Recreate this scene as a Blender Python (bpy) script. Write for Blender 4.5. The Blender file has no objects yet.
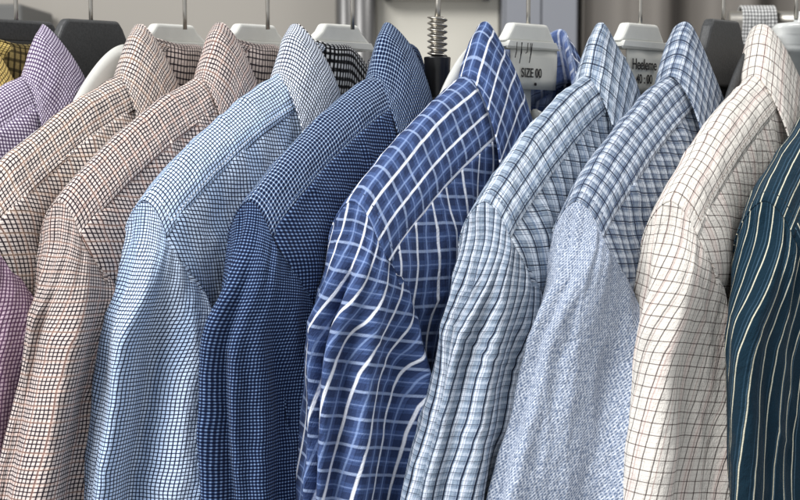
import bpy, bmesh, math, random
from mathutils import Vector, Matrix, noise
PI = math.pi
scene = bpy.context.scene
C = scene.collection
NECK_Z = 1.40          # height of the neck points above the ground, metres
DEPTH = 0.98           # camera to rail
F = 1470.0             # focal length in photo pixels (800 wide)
ROT = math.atan2(-.81, -.58)      # hanger direction

def rail_x(px): return (px-400)/F*DEPTH

# ------------------------------------------------------------------ tagging
def empty(name, loc=(0, 0, 0), rz=0):
    o = bpy.data.objects.new(name, None); C.objects.link(o)
    o.location = loc; o.rotation_euler = (0, 0, rz); o.empty_display_size = .02
    return o
def tag(o, label=None, cat=None, group=None, kind=None):
    if label: o['label'] = label
    if cat: o['category'] = cat
    if group: o['group'] = group
    if kind: o['kind'] = kind
    return o
def link(name, verts, faces, mat, parent=None, uvs=None, smooth=True, solid=0, scale=.01, bevel=0, subsurf=0, offset=-1):
    me = bpy.data.meshes.new(name)
    me.from_pydata([tuple(c*scale for c in v) for v in verts], [], faces)
    if uvs:
        lay = me.uv_layers.new(name='UVMap')
        for l in me.loops:
            lay.data[l.index].uv = uvs[l.vertex_index]
    if smooth:
        me.polygons.foreach_set('use_smooth', [True]*len(me.polygons))
    me.materials.append(mat); me.update()
    o = bpy.data.objects.new(name, me); C.objects.link(o)
    if parent: o.parent = parent
    if subsurf:
        m = o.modifiers.new('sub', 'SUBSURF'); m.levels = m.render_levels = subsurf
    if solid:
        m = o.modifiers.new('solid', 'SOLIDIFY'); m.thickness = solid*scale; m.offset = offset
    if bevel:
        m = o.modifiers.new('bevel', 'BEVEL'); m.width = bevel*scale; m.segments = 3
    return o
def grid_faces(ni, nj, wrap=False):
    f = []
    for i in range(ni-1 if not wrap else ni):
        a = i; b = (i+1) % ni
        for j in range(nj-1):
            f.append((a*nj+j, b*nj+j, b*nj+j+1, a*nj+j+1))
    return f
def flip(fs): return [tuple(reversed(f)) for f in fs]
def smooth(x):
    x = max(0., min(1., x)); return x*x*(3-2*x)
def lerp(a, b, t): return a+(b-a)*t
def interp(tab, x):
    if x <= tab[0][0]: return tab[0][1]
    for (a, va), (b, vb) in zip(tab, tab[1:]):
        if x <= b: return lerp(va, vb, smooth((x-a)/(b-a))*.5+.5*(x-a)/(b-a))
    return tab[-1][1]
def cr(pts, t):          # catmull-rom through a list of vectors, t in 0..n-1
    n = len(pts); i = min(int(t), n-2); f = t-i
    p1, p2 = pts[i], pts[i+1]
    p0 = pts[i-1] if i > 0 else p1*2-p2
    p3 = pts[i+2] if i+2 < n else p2*2-p1
    return .5*((2*p1)+(p2-p0)*f+(2*p0-5*p1+4*p2-p3)*f*f+(3*p1-p0-3*p2+p3)*f**3)

# ------------------------------------------------------------------ materials
def lin(c):
    return tuple((x/255/12.92) if x/255 <= .04045 else ((x/255+.055)/1.055)**2.4 for x in c)+(1,)
def new_mat(name):
    m = bpy.data.materials.new(name); m.use_nodes = True
    nt = m.node_tree; b = nt.nodes['Principled BSDF']
    return m, nt, b
def math_node(nt, op, a, b=None, c=None, clamp=False):
    n = nt.nodes.new('ShaderNodeMath'); n.operation = op; n.use_clamp = clamp
    for k, v in enumerate((a, b, c)):
        if v is None: continue
        if isinstance(v, (int, float)): n.inputs[k].default_value = v
        else: nt.links.new(v, n.inputs[k])
    return n.outputs[0]
def mixc(nt, fac, a, b, mode='MIX'):
    n = nt.nodes.new('ShaderNodeMix'); n.data_type = 'RGBA'; n.blend_type = mode
    for sock, v in ((n.inputs[0], fac), (n.inputs[6], a), (n.inputs[7], b)):
        if isinstance(v, (int, float, tuple)): sock.default_value = v
        else: nt.links.new(v, sock)
    return n.outputs[2]
def stripe(nt, co, period, width, off=0., soft=.03):
    """1 inside the stripe, 0 outside"""
    x = math_node(nt, 'MULTIPLY_ADD', co, 1/period, off)
    x = math_node(nt, 'FRACT', x)
    x = math_node(nt, 'SUBTRACT', x, .5)
    x = math_node(nt, 'ABSOLUTE', x)
    n = nt.nodes.new('ShaderNodeMapRange'); n.interpolation_type = 'SMOOTHSTEP'
    h = width/2/period; s = soft/period
    nt.links.new(x, n.inputs[0])
    n.inputs[1].default_value = h-s; n.inputs[2].default_value = h+s
    n.inputs[3].default_value = 1; n.inputs[4].default_value = 0
    return n.outputs[0]
def noise_tex(nt, vec, scale, detail=2, rough=.5, sc=(1, 1, 1)):
    if sc != (1, 1, 1):
        mp = nt.nodes.new('ShaderNodeMapping'); mp.inputs['Scale'].default_value = sc
        nt.links.new(vec, mp.inputs[0]); vec = mp.outputs[0]
    n = nt.nodes.new('ShaderNodeTexNoise'); n.inputs['Scale'].default_value = scale
    n.inputs['Detail'].default_value = detail; n.inputs['Roughness'].default_value = rough
    nt.links.new(vec, n.inputs['Vector'])
    return n.outputs['Fac']
def fabric(name, base, stripes, warp=.035, rough=.85, seed=0., slub=.35, sheen=.05, twill=None):
    """stripes: (axis, period, width, offset, strength, colour[, soft]) painted in order; UVs are centimetres of cloth"""
    m, nt, b = new_mat(name)
    uv = nt.nodes.new('ShaderNodeUVMap').outputs[0]
    # slight drift of the threads
    mp = nt.nodes.new('ShaderNodeMapping'); mp.inputs['Location'].default_value = (seed*3.7, seed*1.9, 0)
    nt.links.new(uv, mp.inputs[0]); uv0 = mp.outputs[0]
    sep = nt.nodes.new('ShaderNodeSeparateXYZ'); nt.links.new(uv0, sep.inputs[0])
    n1 = noise_tex(nt, uv0, .28, 1.5)
    n2 = noise_tex(nt, uv0, .3, 1.5, .5, (1.1, .9, 2.))
    n3 = noise_tex(nt, uv0, 1.3, 2); n4 = noise_tex(nt, uv0, 1.5, 2, .5, (.8, 1.3, 1.))
    u = math_node(nt, 'MULTIPLY_ADD', n3, warp*1.6, math_node(nt, 'MULTIPLY_ADD', n1, warp*6, sep.outputs[0]))
    v = math_node(nt, 'MULTIPLY_ADD', n4, warp*1.6, math_node(nt, 'MULTIPLY_ADD', n2, warp*6, sep.outputs[1]))
    # uneven inking of the yarns: streaks along each direction
    su = noise_tex(nt, uv0, 1., 3, .7, (9, 2.2, 1))
    sv = noise_tex(nt, uv0, 1., 3, .7, (2.2, 9, 1))
    col = lin(base)
    for st in stripes:
        ax, p, w, off, s, c = st[:6]; soft = st[6] if len(st) > 6 else min(.035, w*.35)
        if ax == 'x':
            f = math_node(nt, 'MULTIPLY', stripe(nt, u, p, w, 0, soft), stripe(nt, v, p, w*.9, 0, soft))
        else: f = stripe(nt, u if ax == 'u' else v, p, w, off, soft)
        k = math_node(nt, 'MULTIPLY_ADD', su if ax == 'u' else sv, slub*2, 1-slub, clamp=True)
        f = math_node(nt, 'MULTIPLY', f, math_node(nt, 'MULTIPLY', k, s), clamp=True)
        col = mixc(nt, f, col, lin(c))
    if twill:                       # speckled crossweave: short pale diagonal floats over the ground
        vv = math_node(nt, 'MULTIPLY_ADD', u, 1.25, v)
        a = stripe(nt, vv, .24, .12, 0, .05)
        nz = noise_tex(nt, uv0, 1., 3, .75, (7, 4.5, 1))
        nz = math_node(nt, 'SMOOTH_MIN', 1., math_node(nt, 'MULTIPLY_ADD', nz, 2.8, -.85, clamp=True), .1)
        ww = math_node(nt, 'MULTIPLY_ADD', u, -2.1, v)
        a2 = stripe(nt, ww, .42, .2, .2, .06)
        a3 = math_node(nt, 'MULTIPLY', math_node(nt, 'MAXIMUM', a, math_node(nt, 'MULTIPLY', a2, .7)), nz, clamp=True)
        col = mixc(nt, a3, col, lin(twill))
    # yarn-level mottling
    fine = noise_tex(nt, uv0, 14, 3, .65)
    shade = math_node(nt, 'MULTIPLY_ADD', fine, .5, .75)
    mul = nt.nodes.new('ShaderNodeVectorMath'); mul.operation = 'SCALE'
    if isinstance(col, tuple):
        mul.inputs[0].default_value = col[:3]
    else: nt.links.new(col, mul.inputs[0])
    nt.links.new(shade, mul.inputs['Scale'])
    nt.links.new(mul.outputs[0], b.inputs['Base Color'])
    b.inputs['Roughness'].default_value = rough
    b.inputs['Specular IOR Level'].default_value = .12
    b.inputs['Sheen Weight'].default_value = sheen
    b.inputs['Sheen Roughness'].default_value = .5
    # bump: weave and crumples
    cr1 = noise_tex(nt, uv0, 1., 4, .6, (1.3, .7, 1))
    wv = math_node(nt, 'ADD', math_node(nt, 'SINE', math_node(nt, 'MULTIPLY', u, 70)), math_node(nt, 'SINE', math_node(nt, 'MULTIPLY', v, 70)))
    bp = nt.nodes.new('ShaderNodeBump'); bp.inputs['Distance'].default_value = .0045; bp.inputs['Strength'].default_value = .75
    hgt = math_node(nt, 'MULTIPLY_ADD', fine, .10, math_node(nt, 'MULTIPLY_ADD', wv, .008, cr1))
    nt.links.new(hgt, bp.inputs['Height']); nt.links.new(bp.outputs[0], b.inputs['Normal'])
    return m
def plain(name, col, rough=.5, metal=0, var=.12, scale=8, bump=.0, spec=.5, trans=0):
    m, nt, b = new_mat(name)
    tc = nt.nodes.new('ShaderNodeTexCoord').outputs['Object']
    n = noise_tex(nt, tc, scale, 4, .6)
    mr = math_node(nt, 'MULTIPLY_ADD', n, var*2, 1-var)
    mul = nt.nodes.new('ShaderNodeVectorMath'); mul.operation = 'SCALE'; mul.inputs[0].default_value = lin(col)[:3]
    nt.links.new(mr, mul.inputs['Scale']); nt.links.new(mul.outputs[0], b.inputs['Base Color'])
    b.inputs['Roughness'].default_value = rough; b.inputs['Metallic'].default_value = metal
    b.inputs['Specular IOR Level'].default_value = spec
    if trans: b.inputs['Transmission Weight'].default_value = trans
    if bump:
        bp = nt.nodes.new('ShaderNodeBump'); bp.inputs['Strength'].default_value = bump; bp.inputs['Distance'].default_value = .002
        nt.links.new(n, bp.inputs['Height']); nt.links.new(bp.outputs[0], b.inputs['Normal'])
    return m

def check(p, w, c, cv=None, s=.9, sv=.8, pv=None):
    return [('v', pv or p, w, 0, sv, cv or c), ('u', p, w, 0, s, c)]
NAVY = (16, 22, 48); BLK = (18, 18, 22)
FAB = {
 'yellow': fabric('yellow_check', (244, 216, 132), check(.27, .075, (60, 48, 26)), seed=1),
 'yellow_in': fabric('yellow_check_inside', (150, 132, 84), check(.42, .14, (44, 38, 24)), seed=2),
 'purple': fabric('purple_gingham', (224, 216, 232), check(.21, .09, (62, 40, 78), s=.95, sv=.9), seed=3),
 'pinkpurple': fabric('mauve_gingham', (214, 190, 204), check(.25, .09, (88, 54, 86), s=1.05, sv=.9), seed=4),
 'beige': fabric('beige_check', (218, 207, 200), check(.235, .064, (34, 24, 34), s=1.2, sv=1.1)+[('u', .855, .15, .5, .18, (226, 178, 150)), ('v', 1.14, .15, .5, .2, (228, 190, 160))], seed=5),
 'pink': fabric('pink_beige_check', (214, 201, 195), check(.235, .066, (32, 22, 34), s=1.2, sv=1.1)+[('u', 1.14, .15, .5, .18, (218, 168, 148)), ('v', .855, .14, .5, .2, (226, 182, 160))], seed=6),
 'pink_in': fabric('pink_beige_inside', (228, 212, 204), check(.27, .07, (34, 24, 36), s=1.1, sv=1.0), seed=7),
 'sky': fabric('sky_blue_check', (210, 228, 252), [('u', 3.1, 1.2, .1, .35, (160, 196, 240), .3)]+check(.22, .058, (14, 24, 56), s=1.2, sv=1.1), seed=8),
 'whitenavy': fabric('white_navy_check', (232, 240, 252), check(.22, .066, (14, 20, 50), s=1.2, sv=1.05), seed=9),
 'sky_in': fabric('black_white_check', (226, 226, 226), check(.36, .17, (16, 16, 20), s=1.1, sv=1.), seed=10),
 'navy': fabric('navy_dotted_check', (8, 17, 44), [('u', .20, .075, 0, .2, (60, 90, 146)), ('v', .20, .065, 0, .3, (76, 108, 164)), ('x', .20, .085, 0, .7, (160, 190, 232))], slub=.5, seed=11),
 'navy_hi': fabric('navy_grid_check', (9, 20, 50), [('u', .22, .055, 0, .5, (140, 172, 216)), ('v', .22, .05, 0, .5, (140, 170, 214)), ('x', .22, .08, 0, .6, (220, 232, 246))], slub=.5, seed=12),
 'plaid': fabric('blue_plaid', (47, 62, 99), [
     ('u', 1.6, .5, .05, .40, (84, 106, 156)), ('v', 1.6, .54, .5, .42, (80, 104, 154)),
     ('u', .8, .045, .25, .3, (20, 28, 58)), ('v', .8, .045, .3, .3, (20, 28, 58)),
     ('v', 1.6, .17, 0, .62, (172, 190, 224)), ('v', 1.6, .08, .5, .5, (140, 162, 208)),
     ('u', 1.6, .10, .05, .6, (150, 174, 220)),
     ('u', 1.6, .16, .55, .98, (236, 240, 250))], warp=.03, slub=.35, seed=13),
 'plaid_in': fabric('blue_plaid_inside', (92, 110, 156), [
     ('u', 1.9, .6, .0, .5, (176, 188, 214)), ('v', 1.9, .6, .5, .45, (170, 184, 212)),
     ('u', .95, .05, .25, .7, (26, 32, 60)), ('v', .95, .05, .3, .7, (26, 32, 60)), ('u', 1.9, .2, .5, .6, (226, 230, 240))], seed=14),
 'pale': fabric('pale_blue_plaid', (144, 158, 174), [
     ('u', 1.0, .34, .1, .75, (228, 236, 246)), ('v', 1.0, .3, .1, .3, (222, 232, 244)),
     ('v', .5, .05, .3, .45, (70, 90, 120)), ('u', .5, .06, .62, .6, (62, 84, 120)),
     ('v', 1.0, .065, .55, 1.0, (18, 26, 46)), ('v', .5, .05, .05, .6, (40, 50, 76)),
     ('u', 1.0, .085, .40, 1.0, (14, 22, 46)), ('u', 3.0, .2, .3, .3, (90, 120, 160)), ('u', .25, .03, 0, .3, (90, 110, 140))], seed=15),
 'palesleeve': fabric('pale_blue_stripe', (140, 155, 172), [
     ('u', .66, .17, .1, .8, (232, 238, 248)), ('u', .33, .045, .62, .6, (56, 74, 108)), ('v', .66, .16, .1, .3, (222, 230, 242)),
     ('v', .66, .045, .55, .75, (18, 26, 46)), ('v', .33, .035, .35, .5, (50, 64, 92)),
     ('u', .66, .085, .38, 1.1, (12, 20, 42)), ('u', .15, .03, 0, .35, (80, 98, 130))], seed=15.5),
 'denim': fabric('steel_blue_plaid', (130, 143, 160), [
     ('u', .8, .24, .1, .6, (226, 232, 240)), ('v', .8, .22, .1, .5, (222, 230, 240)),
     ('v', .4, .055, .3, .6, (44, 60, 92)), ('u', .4, .055, .6, .65, (44, 60, 96)),
     ('v', .8, .07, .55, .95, (14, 20, 40)), ('u', .8, .075, .42, 1.0, (14, 20, 42)), ('u', .16, .03, 0, .35, (74, 92, 128)), ('v', .16, .03, 0, .35, (74, 92, 128))], seed=16),
 'twill': fabric('grey_blue_crossweave', (88, 107, 138), [('u', .9, .3, 0, .25, (60, 80, 112), .1)], seed=17, twill=(240, 246, 255), slub=.3),
 'cream': fabric('cream_windowpane', (224, 219, 211), [
     ('u', 2.1, .5, .2, .35, (236, 214, 206), .15), ('v', .27, .03, .2, .3, (150, 140, 138)), ('u', .31, .03, .5, .25, (150, 136, 132)),
     ('v', .66, .05, 0, .85, (60, 42, 40)), ('u', .5, .052, 0, .9, (48, 34, 34)), ('u', 1.04, .05, .27, .45, (120, 60, 56))], seed=18),
 'teal': fabric('dark_teal_stripe', (18, 42, 56), [
     ('u', .86, .05, .2, .5, (96, 124, 144)), ('u', .86, .05, .42, .3, (70, 100, 124)), ('u', .80, .06, .75, 1., (224, 220, 196))], warp=.03, seed=19, slub=.5),
 'bw': fabric('black_white_gingham', (214, 214, 212), check(.34, .12, (30, 30, 34)), seed=20),
 'charcoal': fabric('charcoal_lining', (50, 51, 52), [('u', .5, .1, 0, .3, (84, 84, 84)), ('v', 1.2, .1, 0, .2, (24, 24, 26))], seed=21, slub=.9),
}
M_WHITE = plain('white_plastic', (210, 210, 204), .36, var=.10, scale=70, bump=.04)
M_DARKP = plain('dark_plastic', (56, 57, 58), .5, var=.8, scale=800, bump=.12)
M_BLACK = plain('black_plastic', (20, 20, 21), .3, var=.2)
M_STEEL = plain('brushed_steel', (176, 172, 164), .32, metal=1, var=.2, scale=40)
M_TAG = plain('label_tape', (216, 214, 204), .8, var=.06, scale=60)
M_INK = plain('label_ink', (24, 22, 24), .8)

# ------------------------------------------------------------------ shirt
R_SH = 2.0
def ridge(s, P):
    a = abs(s)
    return 1.85-.39*(a-6.3)-.0165*max(0, a-6.3)**2-.06*max(0, a-17)**2 + P.get('ridge', 0)*math.sin(max(0, min(1, (a-6)/14))*PI)
def prof(s, t, side, P):
    """point t cm down the front (+1) or back (-1) from the shoulder ridge at s"""
    zr = ridge(s, P); T0 = P['T'] if side > 0 else P['T']*.88
    x = t/T0; q = math.sqrt(1-math.exp(-2*x)+1e-9)
    n = T0*(1-math.exp(-x)); z = zr-T0*(math.atanh(min(q, .9999999))-q) if x < 5 else zr-T0*(5+math.log(2)-1)-(t-5*T0)
    k = smooth((abs(s)-11.5)/6)*smooth((-z-9)/6)
    n *= 1-.62*k
    return side*n, z
def nrm(t, P, side=1):
    T0 = P['T'] if side > 0 else P['T']*.88
    e = math.exp(-t/T0); return math.sqrt(1-e*e+1e-9), e
def s_edge(t, side=1):
    return 18.7-1.6*smooth((t-2.2)/6)-.5*smooth((t-12)/8)
def wrinkle(s, n, z, P, amp=1.):
    sd = P['seed']*13.1
    v = noise.noise(Vector((s/6+sd, n/6, z/9)))*.34
    v += noise.noise(Vector((s/2.6+sd, n/3, z/4.2)))*.16
    v += noise.noise(Vector((s/1.1+sd, n/1.3, z/1.6)))*.07
    rg = 1-abs(noise.noise(Vector((s/2.4+sd+9, n/2.4+z/11, z/6.5))))*3.2
    v += .17*max(0, rg)**2
    return v*amp
def torso_folds(s, z, P, side):
    a = abs(s)
    d = smooth((-z-6)/14)
    # soft drapes that start at the armhole and run to the placket
    ph = (a*.75+z*.32+P['seed']*2.1)
    f = .34*math.sin(ph)*smooth((a-6)/6)*smooth((-z-3)/5)
    f += .5*d*math.sin(a*.62+P['seed']+.05*z)
    return f*P.get('fold', 1)
ROWS = None
def rows(top, bottom, dense_to=-30, step=.42):
    r = [top]; z = top
    while z > dense_to: z -= step; r.append(z)
    while z > bottom: z -= 3.; r.append(z)
    return r
def stitches(lines, mat, root):
    """thread dashes lying on the cloth; lines = lists of (point, outward normal)"""
    V = []; Fs = []
    for ln in lines:
        acc = 0; L = [0]
        for (a, _), (b, _) in zip(ln, ln[1:]): L.append(L[-1]+(b-a).length)
        def at(x):
            for k in range(len(L)-1):
                if x <= L[k+1]:
                    f = (x-L[k])/max(1e-6, L[k+1]-L[k])
                    return ln[k][0].lerp(ln[k+1][0], f)+ln[k][1].lerp(ln[k+1][1], f)*.05
            return ln[-1][0]+ln[-1][1]*.05
        x = .05
        while x+.2 < L[-1]:
            a, b = at(x), at(x+.19); d = (b-a).normalized()
            m = (a+b)/2+ln[0][1]*.0
            u = d.cross(Vector((.3, .2, .9))).normalized(); w = d.cross(u)
            base = len(V)
            for p, r_ in ((a, .015), (a.lerp(b, .25), .045), (a.lerp(b, .75), .045), (b, .015)):
                for k in range(5):
                    th = 2*PI*k/5; V.append(tuple(p+u*r_*math.cos(th)+w*r_*math.sin(th)))
            for q in range(3):
                for k in range(5):
                    Fs.append((base+q*5+k, base+q*5+(k+1) % 5, base+q*5+5+(k+1) % 5, base+q*5+5+k))
            x += .285
    link('topstitching', V, Fs, mat, root)
def grid_line(V, nj, idx, out):
    res = []
    for (i, j) in idx:
        p = Vector(V[i*nj+j])
        a = Vector(V[(i+1)*nj+j])-Vector(V[(i-1)*nj+j]); jj = min(max(j, 1), nj-2)
        b = Vector(V[i*nj+jj+1])-Vector(V[i*nj+jj-1])
        n = a.cross(b).normalized()
        if n.dot(out(p)) < 0: n = -n
        res.append((p, n))
    return res
def make_torso(P, root, fab):
    SEAM = P['seam']
    # yoke: over the ridge from the back seam to the front seam
    for sg in (1, -1):
        V = []; U = []
        ni, nj = 52, 34
        for i in range(ni):
            s0 = 6.0+(i/(ni-1))
            for j in range(nj):
                t = -4.2+(SEAM+4.2)*j/(nj-1)
                side = 1 if t >= 0 else -1
                e = s_edge(abs(t))
                s = lerp(5.9+.10*abs(t), e+.03, i/(ni-1))
                n, z = prof(s, abs(t), side, P)
                w = wrinkle(s, n, z, P, .55*smooth((e-s)/3+.25))
                # soft crease lines running along the shoulder
                w += .07*math.sin(t*2.2+s*.22+P['seed'])*smooth((s-7)/3)*smooth((e-s)/2)
                qn, qz = nrm(abs(t), P, side)
                n += side*(w+.03)*qn; z += (w+.03)*qz
                V.append((sg*s, n, z)); U.append((t+.4*w, s*1.07))
        f = grid_faces(ni, nj)
        if sg > 0:
            up = lambda p: Vector((0, p.y, 1.5))
            stitches([grid_line(V, nj, [(ni-3, j) for j in range(3, nj-2)], up), grid_line(V, nj, [(i, nj-3) for i in range(6, ni-2)], up)], fab['thread'], root)
        o = link('yoke', V, f if sg < 0 else flip(f), fab['yoke'], root, U, solid=.07)
    # body: front panels and back in one mesh (placket line left open at the neck)
    V = []; U = []; Fs = []
    for side in (1, -1):
        ts = []
        t = 0
        nj = 110
        ni = 80
        base = len(V)
        for i in range(ni):
            x = -1+2*i/(ni-1)
            for j in range(nj):
                # t measured along the cloth
                k = j/(nj-1)
                k = k*.42+.58*k**3
                a = abs(x)
                s_top = a*20
                if side > 0:
                    t0 = SEAM-.25 if s_top > 6.3 else lerp(9.2, SEAM-.25, smooth(s_top/6.3))
                else:
                    t0 = 4.0 if s_top > 6.3 else 4.6
                t = t0+(62-t0)*k
                e = s_edge(t)
                s = a*e
                n, z = prof(max(s, 4.5), t, side, P)
                if side > 0 and s < 6.3: z = min(z, z)
                w = wrinkle(s, n, z, P, smooth((e-s)/3+.35))+torso_folds(s, z, P, side)*smooth((e-s)/3)*smooth((t-t0)/3)
                if t > 17.5:       # side seam closes
                    n *= math.sqrt(max(0, 1-smooth((t-17.5)/2)*smooth((s-e+2.2)/2.2)))
                    w *= 1-smooth((s-e+2)/2)
                w = max(w, -1.1)
                qn, qz = nrm(t, P, side)
                V.append(((1 if x >= 0 else -1)*s, n+side*w*qn, z+w*qz*.6))
                skew = P.get('skew', .22)*smooth((s-9)/9)*(t-t0)*smooth(1-(t-14)/10)
                U.append((s+skew+.3*w, -z+.25*w+.06*s*side))
        f = [tuple(base+q for q in g) for g in grid_faces(ni, nj)]
        Fs += f if side < 0 else flip(f)
    link('body', V, Fs, fab['body'], root, U, solid=.06)

def make_sleeve(P, root, fab, sg=1, detail=1):
    TA = 16.5
    ni = 144 if detail else 40
    rnd = random.Random(P['seed']*7+1)
    folds = [(k, rnd.uniform(0, 2*PI), rnd.uniform(-.035, .035), am) for k, am in ((2, .30), (3, .5), (4, .42), (6, .36), (9, .20), (13, .10))]
    A0, B0 = P.get('A', 4.5), P.get('B', 2.3)
    V = []; U = []
    Zb = -57
    nj = 120 if detail else 30
    per = 0; last = None; us = []
    def H(phi, z):
        ex = lerp(.68, .96, smooth((-z-6)/8))
        A = A0*(1+.004*(-z))+.45*max(0, P['xo'])*smooth((-z-8)/16); B = B0
        so = interp(P['out'], -z)
        cs = so-A
        c, s_ = math.cos(phi), math.sin(phi)
        x = cs+A*math.copysign(abs(c)**ex, c)
        n = B*math.copysign(abs(s_)**ex, s_)
        th = -math.radians(P.get('twist', 24))*smooth((-z-6)/10)
        ct, st = math.cos(th), math.sin(th); dx = x-cs
        nn = Vector((c/A, s_/B, 0)).normalized()
        return Vector((cs-.5*smooth((-z-6)/10)+dx*ct-n*st, .3+dx*st+n*ct, z)), Vector((nn.x*ct-nn.y*st, nn.x*st+nn.y*ct, 0))
    for i in range(ni+1):
        phi = -PI+2*PI*i/ni
        h, _ = H(phi, -12)
        if last is not None: per += (h-last).length
        last = h; us.append(per)
    tot = us[-1]
    for i in range(ni+1):
        phi = -PI+2*PI*i/ni
        fr = abs(phi)/PI; side = 1 if phi >= 0 else -1
        t = TA*(.55*fr+.45*fr*fr*fr)
        s = s_edge(t)
        n, z0 = prof(s, t, side, P)
        n *= 1-.98*smooth((fr-.8)/.2)
        Q = Vector((s+.02, n*1.012, z0+.03))
        sc = 1.06                                  # cloth width relative to the drawn ellipse
        for j in range(nj):
            k = j/(nj-1); k = .36*k+.64*k**2.6
            z = z0-(z0-Zb)*k
            d = z0-z
            h, nr = H(phi, z)
            L = 4.6
            w = math.sqrt(max(0, 1-(1-min(d/L, 1))**2))
            w = lerp(w, smooth(d/7), .2+.7*math.cos(phi)**2*(1 if abs(phi) < PI/2 else 0))
            p = Vector((lerp(Q.x, h.x, w), lerp(Q.y, h.y, w), z))
            ramp = smooth(d/6)
            f = 0
            for kk, ph, dr, am in folds:
                q = math.cos(kk*phi+ph+dr*z+.6*noise.noise(Vector((z/9, kk, P['seed']))))
                f += am*(q-.35*q*q if kk < 5 else q)
            f *= ramp*(.55+.45*smooth((-z-8)/14))*P.get('sf', 1.2)
            for v0_, wd_, dp_, dr_ in P['val']:
                q = (phi-v0_-dr_*(z+14)-.10*noise.noise(Vector((z/7, v0_*9, P['seed']))))/wd_
                f -= dp_*math.exp(-q*q)*smooth((d-1)/7)
                f += dp_*.45*(math.exp(-(q-1.9)**2)+math.exp(-(q+1.9)**2))*smooth((d-1)/7)
            f += wrinkle(p.x, p.y*2, z, P, .75*smooth(d/2.5))
            # small gathers just under the seam
            f += (.05*math.cos(phi*24+P['seed'])+.07*math.cos(phi*13+P['seed']*3))*smooth(d/.8)*smooth(1-d/6)
            p += nr*f
            V.append((sg*p.x, p.y, p.z))
            U.append((P.get('uskew', .04)*d, -z*1.03-P.get('vskew', 0)*us[i]-.5*(1-smooth(d/2.5))+.12*f))
    mid = ni//2
    for j in range(nj):
        for rg in (range(mid+1, ni+1), range(mid-1, -1, -1)):
            acc = 0
            for i in rg:
                b = i-1 if i > mid else i+1
                acc += (Vector(V[i*nj+j])-Vector(V[b*nj+j])).length
                u0, v0 = U[i*nj+j]
                a2 = .3*acc+.7*abs(us[i]-us[mid])*sc
                U[i*nj+j] = (u0+(a2 if i > mid else -a2), v0)
    fs = []
    for i in range(ni):
        for j in range(nj-1):
            fs.append((i*nj+j, (i+1)*nj+j, (i+1)*nj+j+1, i*nj+j+1))
    link('sleeve', V, fs if sg < 0 else flip(fs), fab['sleeve'], root, U, solid=.06)

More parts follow.
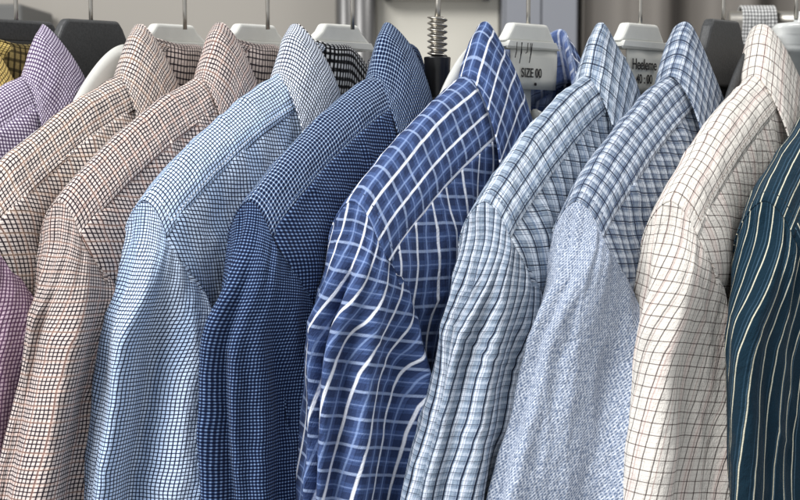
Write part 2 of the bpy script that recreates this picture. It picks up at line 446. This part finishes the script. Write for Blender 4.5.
def make_collar(P, root, fab):
    bn = P.get('bn', -1.7)        # how far back the collar band stands behind the hook
    dz = P.get('cz', 0); ca = P.get('ca', 0)
    def K(l): return [Vector(p) for p in l]
    Fo = K([(1.0, 3.1, -5.6), (3.0, 2.5, -1.6), (3.9, 1.75, 1.5), (4.5, .9, 3.6), (5.0, 0, 4.85), (4.3, -1.1, 4.5), (2.2, bn, 3.75), (0, bn, 3.6)])
    Ed = K([(6.6, 3.3, -9.2), (7.6, 3.1, -5.6), (7.8, 2.75, -2.9), (7.6, 1.75, -.3), (7.1, .25, 1.5), (6.15, -1.35, .75), (3.2, bn-.8, .6), (0, bn-.9, .5)])
    Ba = K([(1.6, 2.4, -7.2), (4.2, 2.0, -3.4), (5.2, 1.5, -.3), (5.8, .8, 1.0), (6.1, 0, 1.5), (5.0, -1.3, .6), (2.4, bn-.1, -.6), (0, bn-.2, -.7)])
    for l in (Fo, Ed, Ba):
        for v in l: v.z += dz*smooth((v.z+8)/10)
    for v in Fo: v.x += ca*smooth((v.z)/4)
    rj = random.Random(P['seed']*31+2)
    jt = [rj.uniform(-1, 1) for _ in range(12)]
    for k in range(6):
        Fo[k].x += .22*jt[k % 3]; Fo[k].y += .22*jt[(k//2)+3]; Ed[k].z += .35*jt[k//2+6]*(1 if k < 4 else .2)
        Ed[k].y += .18*max(0, jt[9])*(k < 3)
    Fo[4].z += .12*jt[10]
    def mirror(l): return l+[Vector((-v.x, v.y, v.z-P.get('far', .0))) for v in reversed(l[:-1])]
    Fo, Ed, Ba = mirror(Fo), mirror(Ed), mirror(Ba)
    n = len(Fo); nq = 150
    rnd = P['seed']*5.3
    Vo = []; Uo = []; Vi = []; Ui = []
    mo, mi = 22, 12
    L = 0; last = None
    for i in range(nq+1):
        q = (n-1)*i/nq
        f, e, b = cr(Fo, q), cr(Ed, q), cr(Ba, q)
        if last is not None: L += ((f-last).length+(e-le).length)/2
        last, le = f, e
        out = Vector((e.x-b.x*.6, e.y-b.y*.6, 0)); out.normalize()
        f_in = f-out*.22+Vector((0, 0, -.35)); f_out = f+out*.26+Vector((0, 0, -.30))
        top = f+Vector((0, 0, .05))
        mid = f.lerp(e, .5)+out*(.16+.22*noise.noise(Vector((q*1.7+rnd, 0, 0))))
        pr = [top, f_out, f.lerp(e, .22)+out*.22, mid, f.lerp(e, .8)+out*.1, e]
        for j in range(mo):
            p = cr(pr, (len(pr)-1)*j/(mo-1))
            wv = .10*noise.noise(Vector((p.x/1.6+rnd, p.y/1.6, p.z/2.2)))+.03*noise.noise(Vector((p.x/.6+rnd, p.y/.6, p.z/.6)))
            if j == mo-3: wv -= .05
            p = p+out*wv
            Vo.append(tuple(p)); Uo.append((L, (j/(mo-1))*(f-e).length*1.12))
        pi_ = [top, f_in, f_in.lerp(b, .5)-out*.05, b]
        for j in range(mi):
            p = cr(pi_, (len(pi_)-1)*j/(mi-1))
            Vi.append(tuple(p)); Ui.append((L, -(j/(mi-1))*(f-b).length))
    fo = grid_faces(nq+1, mo); fi = grid_faces(nq+1, mi)
    stitches([grid_line(Vo, mo, [(i, mo-3) for i in range(2, 74)], lambda p: Vector((p.x, p.y+1, .5)))], fab['thread'], root)
    link('collar', Vo, flip(fo), fab['collar'], root, Uo, solid=.11)
    Vb = []; Ub = []
    for i in range(41):
        x = -6.3+12.6*i/40
        for j in range(14):
            k = j/13
            zt = .5+1.1*(abs(x)/6.3)**2
            n0 = lerp(bn-.3, -.9, smooth((abs(x)-2.2)/4)); z = lerp(zt, -8, k)
            nn = lerp(n0, -2.15, smooth(k*2.2))
            w = .12*noise.noise(Vector((x/2+P['seed'], z/3, 4)))
            Vb.append((x, nn+w, z)); Ub.append((x, -z))
    link('back_panel', Vb, grid_faces(41, 14), fab['inside'], root, Ub, solid=.05)
    link('collar_band', Vi, fi, fab['inside'], root, Ui, solid=.1)

def text_mesh(body, size, mat, parent, loc, rot, name='lettering', sx=1):
    cu = bpy.data.curves.new(name, 'FONT'); cu.body = body; cu.size = size; cu.extrude = .0001
    cu.align_x = 'CENTER'; cu.align_y = 'CENTER'; cu.offset = size*.012
    t = bpy.data.objects.new('tmp', cu); C.objects.link(t)
    dg = bpy.context.evaluated_depsgraph_get()
    me = bpy.data.meshes.new_from_object(t.evaluated_get(dg))
    bpy.data.objects.remove(t)
    o = bpy.data.objects.new(name, me); C.objects.link(o); me.materials.clear(); me.materials.append(mat)
    o.parent = parent; o.location = loc; o.rotation_euler = rot; o.scale = (sx, 1, 1)
    return o
def neck_label(root, lines, w=5.6, z0=.6, z1=3.7, sx0=-.3, tx0=0, y=.32, sizes=(1., .8), step=.95, first=.9, strings=0):
    """stiff printed size label hanging under the hanger lip, facing the front of the shirt"""
    ni = 12; V = []; U = []
    for i in range(ni+1):
        x = -w/2+w*i/ni+sx0
        for j in range(5):
            z = lerp(z1, z0, j/4)
            V.append((x+.10*(j/4)*(1 if x < sx0 else -1), y+.04*math.sin(i*.9+j), z)); U.append((x, z))
    lab = link('size_label', V, grid_faces(ni+1, 5), M_TAG, root, U, solid=.05)
    z = z1-first
    for tx, sz in zip(lines, sizes):
        text_mesh(tx, sz*.01, M_INK, lab, (tx0*.01, (y+.09)*.01, z*.01), (PI/2, 0, PI), 'lettering', 1.)
        z -= step
    V, Fs = tube([(sx0, y+.06, z0+.35), (sx0, y+.14, z0+.35)], .1, 8)
    link('stud', V, Fs, M_INK, lab)
    for k in range(strings):
        x = 2.5-k*.42-.2*math.sin(k*2.3)
        V, Fs = tube([(x, y+.35, 3.9), (x-.1*math.sin(k*2), y+.3, 3.3), (x+.2*math.sin(k*3), y+.2, 2.9-.35*math.sin(k*1.7))], .03, 5)
        link('tag_string', V, Fs, M_INK, root)
    return lab

SHIRT_GROUP = 'shirts on hangers in a row on the rail'
SEEDN = [0]
def make_shirt(px, label, fabs, out=None, **kw):
    P = dict(val=[(1.0, .2, .8, .004)], T=2.6, seam=2.7, xo=out or 0, seed=len(SEEDN)*1.37, out=[(5.5, 18.8), (7, 19.7), (9.5, 20.7), (14, 21.7), (24, 22.5+(out or 0)), (40, 23+2*(out or 0))])
    SEEDN.append(0)
    P.update(kw)
    root = empty('shirt', (rail_x(px), kw.get('dy', 0)*.01, NECK_Z+kw.get('dz', 0)*.01), ROT+math.radians(kw.get('rz', 0)))
    tag(root, label, 'shirt', SHIRT_GROUP)
    make_torso(P, root, fabs); make_sleeve(P, root, fabs); make_sleeve(P, root, fabs, -1, 0); make_collar(P, root, fabs)
    return root
THREAD = {k: plain('thread_'+k, c, .8) for k, c in dict(yellow=(120, 100, 60), purple=(190, 176, 204), beige=(150, 132, 124), pink=(146, 126, 122), sky=(226, 232, 242), navy=(70, 92, 134), plaid=(40, 52, 86), pale=(70, 84, 104), denim=(60, 72, 96), cream=(150, 138, 128), teal=(12, 28, 36)).items()}
def fb(a, inside=None, sleeve=None, collar=None, yoke=None):
    return dict(body=FAB[a], yoke=FAB[yoke or a], sleeve=FAB[sleeve or a], collar=FAB[collar or a], inside=FAB[inside or a], thread=THREAD[a])

make_shirt(44, 'yellow and dark check shirt, only its collar showing at the end of the row', fb('yellow', 'yellow_in'), bn=.2, far=1.5)
make_shirt(109, 'purple and white gingham shirt with charcoal lining beside the yellow shirt', fb('purple', 'charcoal'))
make_shirt(199, 'beige fine check shirt with a mauve sleeve beside the purple gingham shirt', fb('beige', 'pink_in', sleeve='pinkpurple'), bn=.3, far=1.5)
make_shirt(275, 'pinkish beige fine check shirt between the mauve-sleeved beige one and the sky blue one', fb('pink', 'pink_in'), val=[(.55, .12, .5, -.006), (1.35, .2, .8, .0)], bn=.3, far=1.5, out=1.8)
make_shirt(347, 'sky blue and white fine check shirt with black and white inner collar', fb('sky', 'sky_in', collar='whitenavy'), val=[(1.05, .2, 1.0, .004), (.45, .1, .25, 0)], bn=.3, far=1.5, out=.9)
make_shirt(436, 'dark navy shirt with fine pale dotted check', fb('navy', 'navy', collar='navy_hi', yoke='navy_hi'), out=-1.1, twist=16, val=[(.35, .14, .6, -.004), (1.3, .2, 1.0, .0)], far=3)
s5 = make_shirt(523, 'mid blue shirt with large white-lined plaid', fb('plaid', 'plaid_in'), seam=4.8, val=[(.2, .14, .7, -.01), (.85, .16, .9, .012)], skew=.0, uskew=.24, vskew=.16, sf=1.15)
s6 = make_shirt(635, 'pale blue plaid shirt with thin black lines and plaid sleeves', fb('pale', 'pale', sleeve='palesleeve'), val=[(.3, .1, .4, .006), (.75, .12, .5, .0), (1.3, .18, .9, -.006)], out=2.5, far=.8, sf=1.4)
s7 = make_shirt(713, 'steel blue plaid shirt with speckled crossweave sleeve', fb('denim', 'charcoal', sleeve='twill'), val=[(.7, .3, .5, .0), (1.4, .2, .5, -.004)], out=3.1, far=1)
make_shirt(792, 'cream shirt with thin dark brown windowpane check', fb('cream', 'cream'), val=[(.5, .14, .45, .004), (1.15, .2, .6, -.01)], out=1.1, uskew=.12, vskew=.12)
make_shirt(872, 'dark teal shirt with cream pinstripes', fb('teal', 'teal'), val=[(.6, .3, .35, .0)], out=-1.6, twist=14, uskew=.10, sf=.6)
# ------------------------------------------------------------------ hangers
def tube(pts, r, nseg=10):
    V = []; Fs = []
    pts = [Vector(p) for p in pts]
    for i, p in enumerate(pts):
        d = (pts[min(i+1, len(pts)-1)]-pts[max(i-1, 0)]).normalized()
        a = d.cross(Vector((0, 1, .01))).normalized(); b = d.cross(a)
        for k in range(nseg):
            th = 2*PI*k/nseg
            V.append(tuple(p+a*r*math.cos(th)+b*r*math.sin(th)))
    for i in range(len(pts)-1):
        for k in range(nseg):
            Fs.append((i*nseg+k, i*nseg+(k+1) % nseg, (i+1)*nseg+(k+1) % nseg, (i+1)*nseg+k))
    Fs.append(tuple(reversed(range(nseg)))); Fs.append(tuple((len(pts)-1)*nseg+k for k in range(nseg)))
    return V, Fs
def hook_part(root, z0, dx=0, lean=0, r=.14):
    pts = [(dx, 0, z0-.4), (dx, 0, z0+4), (dx, 0, z0+8)]
    zt = RAIL_Z
    pts = [(dx, 0, z0-.4), (dx+lean*.5, 0, (z0+zt)/2-1), (dx+lean, 0, zt-2.6)]
    pts = [tuple(cr([Vector(p) for p in pts], 2*k/8)) for k in range(9)]
    R = 1.75
    for k in range(1, 15):          # the crook over the rail
        th = PI+k*PI*1.15/14
        pts.append((dx+lean+.0, R+R*math.cos(th), zt-R*math.sin(th)-0*R))
    pts = pts[:9]+[(p[0], -p[1]+0, p[2]) for p in pts[9:]]
    pts = [(p[0], p[1]+0, p[2]) for p in pts]
    V, Fs = tube(pts, r)
    return link('hook', V, Fs, M_STEEL, root)
RAIL_Z = 16.0
def head_mesh(w0, w1, z0, z1, th, lip):
    """tapering moulded plate with rounded top corners and a lip along the bottom"""
    prof_ = [(-w1/2, z0), (-w0/2-.05, z1-.5), (-w0/2+.35, z1), (w0/2-.35, z1-.05), (w0/2+.05, z1-.55), (w1/2, z0)]
    V = []; Fs = []
    for y in (-th/2, th/2):
        for x, z in prof_: V.append((x, y, z))
    n = len(prof_)
    Fs = [tuple(reversed(range(n))), tuple(range(n, 2*n))]+[(i, (i+1) % n, n+(i+1) % n, n+i) for i in range(n)]
    return V, Fs
def arms_mesh(x0=1.0, z0=2.6, th=.5):
    """pair of contoured arms sweeping from the head down inside the shoulders"""
    V = []; Fs = []
    n = 22; m = 10
    for sg in (-1, 1):
        base = len(V)
        for i in range(n+1):
            a = lerp(x0, 16.2, i/n)
            zc = lerp(z0, ridge(max(a, 6.3), {})-1.5-3.2*(1-smooth((a-6)/6)), smooth((a-x0)/(4.8-x0)))
            hh = lerp(.55, .75, smooth((a-x0)/8)); tt = th*lerp(.8, 1.3, smooth((a-6)/10))
            for k in range(m):
                t_ = 2*PI*k/m
                V.append((sg*a, tt*math.cos(t_), zc+hh*math.sin(t_)))
        for i in range(n):
            for k in range(m):
                q = (base+i*m+k, base+(i+1)*m+k, base+(i+1)*m+(k+1) % m, base+i*m+(k+1) % m)
                Fs.append(q if sg > 0 else tuple(reversed(q)))
        c1 = tuple(base+k for k in range(m)); c2 = tuple(reversed([base+n*m+k for k in range(m)]))
        Fs += [c1, c2] if sg > 0 else [tuple(reversed(c1)), tuple(reversed(c2))]
    return V, Fs
def flange(root, mat, y=-1.6):
    """raised shoulder wing that shows behind the collar"""
    V = []; n = 24; m = 6
    for i in range(n+1):
        a = i/n; s = 4.2+4.2*a
        zt = 3.5-3.6*a**1.6
        for j in range(m):
            V.append((s+.15*j/5, y+.25*math.sin(j/5*PI)-.0, zt-j*.75+.2))
    o = link('shoulder_wing', V, flip(grid_faces(n+1, m)), mat, root, solid=.25, bevel=0)
    return o
def box(name, x0, x1, y0, y1, z0, z1, mat, parent=None, bevel=0):
    V = [(x, y, z) for x in (x0, x1) for y in (y0, y1) for z in (z0, z1)]
    Fs = [(0, 1, 3, 2), (4, 6, 7, 5), (0, 4, 5, 1), (2, 3, 7, 6), (0, 2, 6, 4), (1, 5, 7, 3)]
    return link(name, V, Fs, mat, parent, smooth=False, scale=1, bevel=bevel)
HG = 'moulded hangers with steel hooks on the rail'
def hanger(px, label, mat, kind='trap', y=-.1, wing=False, z=3.95, top=5.25, lean=0, w0=4.2, w1=6.6, rz=0):
    root = empty('hanger', (rail_x(px), 0, NECK_Z), ROT+math.radians(rz))
    tag(root, label, 'hanger', HG)
    V, Fs = head_mesh(w0, w1, z, top, .8, .2)
    V = [(a, b+y, c) for a, b, c in V]
    link('hanger_head', V, Fs, mat, root, smooth=False, bevel=.22)
    if kind == 'trap':
        V, Fs = head_mesh(w1+.1, w1+.4, z-.32, z+.12, 1.1, .1)
        V = [(a, b+y, c) for a, b, c in V]
        link('hanger_lip', V, Fs, mat, root, smooth=False, bevel=.14)
    V, Fs = arms_mesh(1.0, -.9)
    V = [(a, b+y*.5, c) for a, b, c in V]
    link('hanger_arms', V, Fs, mat, root)
    box('hanger_stem', -.009, .009, (y-.5)*.01, (y-.1)*.01, -.016, (z-.1)*.01, mat, root, .002)
    if wing: flange(root, mat)
    hook_part(root, top, lean=lean)
    return root
hanger(20, 'dark hanger head above the yellow check collar', M_DARKP, w0=6.4, w1=7.2, top=5.5)
hanger(94, 'dark speckled hanger with broad cut-corner head in the purple gingham shirt', M_DARKP, kind='wide', w0=5.2, w1=9.2, z=1.2, top=5.5)
hanger(187, 'white plastic hanger in the beige check shirt with mauve sleeve', M_WHITE, wing=True, y=-1.2)
hanger(269, 'white plastic hanger in the pinkish beige check shirt', M_WHITE, y=-1.2)
hanger(353, 'white plastic hanger in the sky blue check shirt', M_WHITE, y=-1.2)
h5 = hanger(527, 'white plastic hanger holding the large blue plaid shirt', M_WHITE, wing=True, w0=5.0)
h6 = hanger(638, 'white plastic hanger in the pale blue plaid shirt, above its printed neck label', M_WHITE, w0=5.0)
hanger(720, 'dark speckled hanger with broad head in the steel blue plaid shirt', M_DARKP, kind='wide', w0=4.8, w1=8.8, z=1.0, top=5.5)
neck_label(h5, ['SIZE 00'], w=6.0, z0=.9, tx0=.2, sizes=(.85,), first=1.75, strings=6)
neck_label(h6, ['Heeleme', '40 : 00'], z0=.3, tx0=.1, sizes=(1.0, .85), first=1.2, step=.95)
# black hanger with a coiled metal neck in the navy shirt
hk = empty('hanger', (rail_x(437), 0, NECK_Z), ROT)
tag(hk, 'black hanger with threaded metal neck in the dark navy shirt', 'hanger', HG)
V, Fs = tube([(0, 0, -.6), (0, 0, .2), (0, 0, .3), (0, 0, 2.2), (0, 0, 3.05)], .85, 20)
V = [(x*(1.5 if z < .25 else (1.0 if z < 3 else 1.15)), y*(1.3 if z < .25 else 1.), z) for x, y, z in V]
link('neck_block', V, Fs, M_BLACK, hk, bevel=.08)
V = []; Fs = []
pts = [(0, 0, 3.0+.03*i) for i in range(90)]
V, Fs = tube(pts, .54, 20)
V = [(x*(1+.26*math.sin(z*16+math.atan2(y, x))), y*(1+.26*math.sin(z*16+math.atan2(y, x))), z) for x, y, z in V]
link('threaded_neck', V, Fs, M_STEEL, hk)
V, Fs = arms_mesh(1.2, .2); link('hanger_arms', V, Fs, M_BLACK, hk)
hook_part(hk, 5.8, lean=-.6, r=.2)
# clip hanger in the cream shirt: stacked clear rings above the neck
hk = empty('hanger', (rail_x(797), 0, NECK_Z), ROT)
tag(hk, 'clear ridged plastic hanger in the cream windowpane shirt', 'hanger', HG)
pr = [(3.4, 1.2), (3.5, 3.0), (3.9, 3.2), (4.1, 3.5), (3.6, 3.75), (4.0, 4.1), (3.5, 4.4), (3.9, 4.75), (3.3, 5.1), (1.0, 5.3), (.6, 6.0)]
V = []; Fs = []; ns = 40
for r_, z_ in pr:
    for k in range(ns): V.append((r_*math.cos(2*PI*k/ns), .35*r_*math.sin(2*PI*k/ns), z_))
for i in range(len(pr)-1):
    for k in range(ns): Fs.append((i*ns+k, i*ns+(k+1) % ns, (i+1)*ns+(k+1) % ns, (i+1)*ns+k))
Fs.append(tuple((len(pr)-1)*ns+k for k in range(ns)))
link('hanger_head', V, Fs, plain('cloudy_plastic', (196, 198, 196), .2, var=.2, scale=60), hk)
V, Fs = arms_mesh(2.5, 1.2); link('hanger_arms', V, Fs, M_WHITE, hk)
hook_part(hk, 5.9, dx=.9); flange(hk, M_DARKP, -1.7)
hk2 = empty('hanger', (rail_x(885), 0, NECK_Z), ROT)
tag(hk2, 'white plastic hanger in the dark teal pinstripe shirt', 'hanger', HG)
V, Fs = arms_mesh(2.5, 1.2); link('hanger_arms', V, Fs, M_WHITE, hk2); hook_part(hk2, 3)
# rail above the frame that carries everything
V, Fs = tube([(-75, 0, 0), (75, 0, 0)], 1.25, 24)
V = [(x, y, z+RAIL_Z) for x, y, z in V]
rl = link('clothes_rail', V, Fs, M_STEEL, None); rl.location = (0, 0, NECK_Z)
tag(rl, 'round steel clothes rail that carries all the hangers', 'rail')

# ------------------------------------------------------------------ background
YW = 1.35                     # wall plane behind the rail
def bx(px, y=YW): return (px-400)/F*(DEPTH+y)
def bz(py, y=YW): return 1.388+math.tan((250-py)/F-math.radians(5))*(DEPTH+y)
w = box('wall', -3, 3, YW, YW+.1, 0, 2.8, plain('taupe_paint', (158, 153, 145), .8, var=.05, scale=1.2)); tag(w, kind='structure')
o = box('display_board', bx(377), bx(497), YW-.03, YW-.002, .5, 2.4, plain('cream_laminate', (206, 202, 190), .5, var=.04, scale=2), bevel=.003)
tag(o, 'cream upright display board behind the navy and blue plaid shirts', 'board')
fr = empty('picture_frame', (bx(436), YW-.05, bz(5)+.15)); tag(fr, 'black and silver picture frame on the cream board', 'picture frame')
hw = bx(487)-bx(436)
fm = plain('frame_black', (26, 26, 28), .4)
for nm, a in (('frame_side', (-hw, -hw+.012, -.15, .15)), ('frame_side', (hw-.012, hw, -.15, .15)), ('frame_rail', (-hw+.0121, hw-.0121, -.15, -.142)), ('frame_rail', (-hw+.0121, hw-.0121, .14, .15))):
    box(nm, a[0], a[1], -.02, .018, a[2], a[3], fm if nm == 'frame_side' else M_STEEL, fr)
box('mount', -hw+.0122, hw-.0122, 0, .01, -.1418, .1398, plain('mount_card', (200, 198, 192), .8), fr)
cb = empty('cabinet', (bx(534), YW-.1, 0)); tag(cb, 'blue-grey tall cabinet next to the cream board', 'cabinet')
g = plain('grey_lacquer', (126, 128, 134), .5, var=.04, scale=2)
wd = bx(570)-bx(534)
box('carcass', -wd, wd, .02, .098, .0, 2.3, g, cb, .003); box('door', -wd+.004, -.0008, 0, .018, .05, 2.25, g, cb, .002); box('door', .0008, wd-.004, 0, .018, .05, 2.25, g, cb, .002)
# curtain with soft vertical folds
V = []; n = 160
for i in range(n+1):
    x = lerp(bx(574), bx(860), i/n)
    y = YW-.10+.03*math.sin(x*48)+.018*math.sin(x*91+1)
    for z in (.05, 1.2, 2.4): V.append((x, y, z))
o = link('curtain', V, flip(grid_faces(n+1, 3)), plain('taupe_cloth', (112, 107, 101), .9, var=.06, scale=3), None, scale=1, solid=.004)
tag(o, 'taupe hanging curtain with soft folds behind the pale shirts', 'curtain')
for px, r_ in ((348, .016), (364, .020)):
    V, Fs = tube([(0, 0, 0), (0, 0, 2.4)], r_, 24)
    o = link('post', V, Fs, plain('post_grey', (104, 103, 102), .35, metal=.6), None, scale=1); o.location = (bx(px), YW-.06, 0)
    tag(o, 'slimmer grey metal post left of its twin by the cream board' if px == 348 else 'thicker grey metal post touching the cream board edge', 'post')
o = box('shelf_unit', bx(-60), bx(58), YW-.2, YW-.01, .3, bz(6, YW-.2), plain('shelf_grey', (92, 92, 90), .6), None, .004)
tag(o, 'grey blurred shelf unit behind the yellow shirt', 'shelf unit')

# gingham cloth folded over a chrome bar on the rack behind
gx = (753-400)/F*(DEPTH+.42); gz = bz(9, .42)
prof_ = []
for k in range(40):
    if k < 12: prof_.append((-.013, -.30+.30*k/12))
    elif k < 28:
        th = PI*(k-12)/15; prof_.append((-.013*math.cos(th), .013*math.sin(th)))
    else: prof_.append((.013, -.30*(k-27)/12))
V = []; U = []
for i in range(25):
    x = -.018+.036*i/24
    for k, (y, z) in enumerate(prof_):
        e = 1-.0*abs(x)
        V.append((x*(1-.12*math.exp(z*40) if z < 0 else .88), y+.0018*math.sin(i*.8)*(1 if z < 0 else 0), z)); U.append((x*100, k*2.5 if k < 12 else (30+(k-12)*.27 if k < 28 else 34.3+(k-28)*2.5)))
o = link('folded_shirt', V, flip(grid_faces(25, 40)), FAB['bw'], None, U, scale=1, solid=.0012)
o.location = (gx, .42, gz-.013)
tag(o, 'black and white gingham shirt folded over the bar behind the cream shirt', 'folded shirt')
V, Fs = tube([(gx*100-2.6, 42, 0), (gx*100+60, 42, 0)], .9, 20)
o = link('clothes_rail', V, Fs, M_STEEL, None); o.location = (0, 0, gz-.013)
tag(o, 'short chrome bar behind the cream shirt that holds the folded gingham', 'rail')

# ------------------------------------------------------------------ light, camera, world
wo = bpy.data.worlds.new('World'); scene.world = wo; wo.use_nodes = True
wo.node_tree.nodes['Background'].inputs[0].default_value = (.95, .97, 1, 1)
wo.node_tree.nodes['Background'].inputs[1].default_value = .6
def area(name, loc, target, size, power, col=(1, 1, 1)):
    L = bpy.data.lights.new(name, 'AREA'); L.shape = 'RECTANGLE'; L.size, L.size_y = size; L.energy = power; L.color = col
    o = bpy.data.objects.new(name, L); C.objects.link(o); o.location = loc
    o.rotation_euler = (Vector(target)-Vector(loc)).to_track_quat('-Z', 'Y').to_euler()
    o['kind'] = 'structure'
    return o
area('key_light', (-1.5, -1.3, 2.9), (0, 0, 1.3), (1.5, 1.1), 90, (1, .995, .985))
area('ceiling_light', (1.2, .4, 3.0), (.0, .6, 1.4), (1.2, .5), 20, (1, .98, .95))
cam = bpy.data.cameras.new('Camera'); co = bpy.data.objects.new('Camera', cam); C.objects.link(co)
co.location = (0, -DEPTH, 1.388); co.rotation_euler = (math.radians(85), 0, 0)
cam.lens = 36*F/800; cam.sensor_width = 36; cam.clip_start = .02; cam.clip_end = 50
cam.dof.use_dof = True; cam.dof.focus_distance = .88; cam.dof.aperture_fstop = 18
scene.camera = co
scene.view_settings.view_transform = 'Standard'; scene.view_settings.look = 'None'; scene.view_settings.exposure = 0; scene.view_settings.gamma = 1
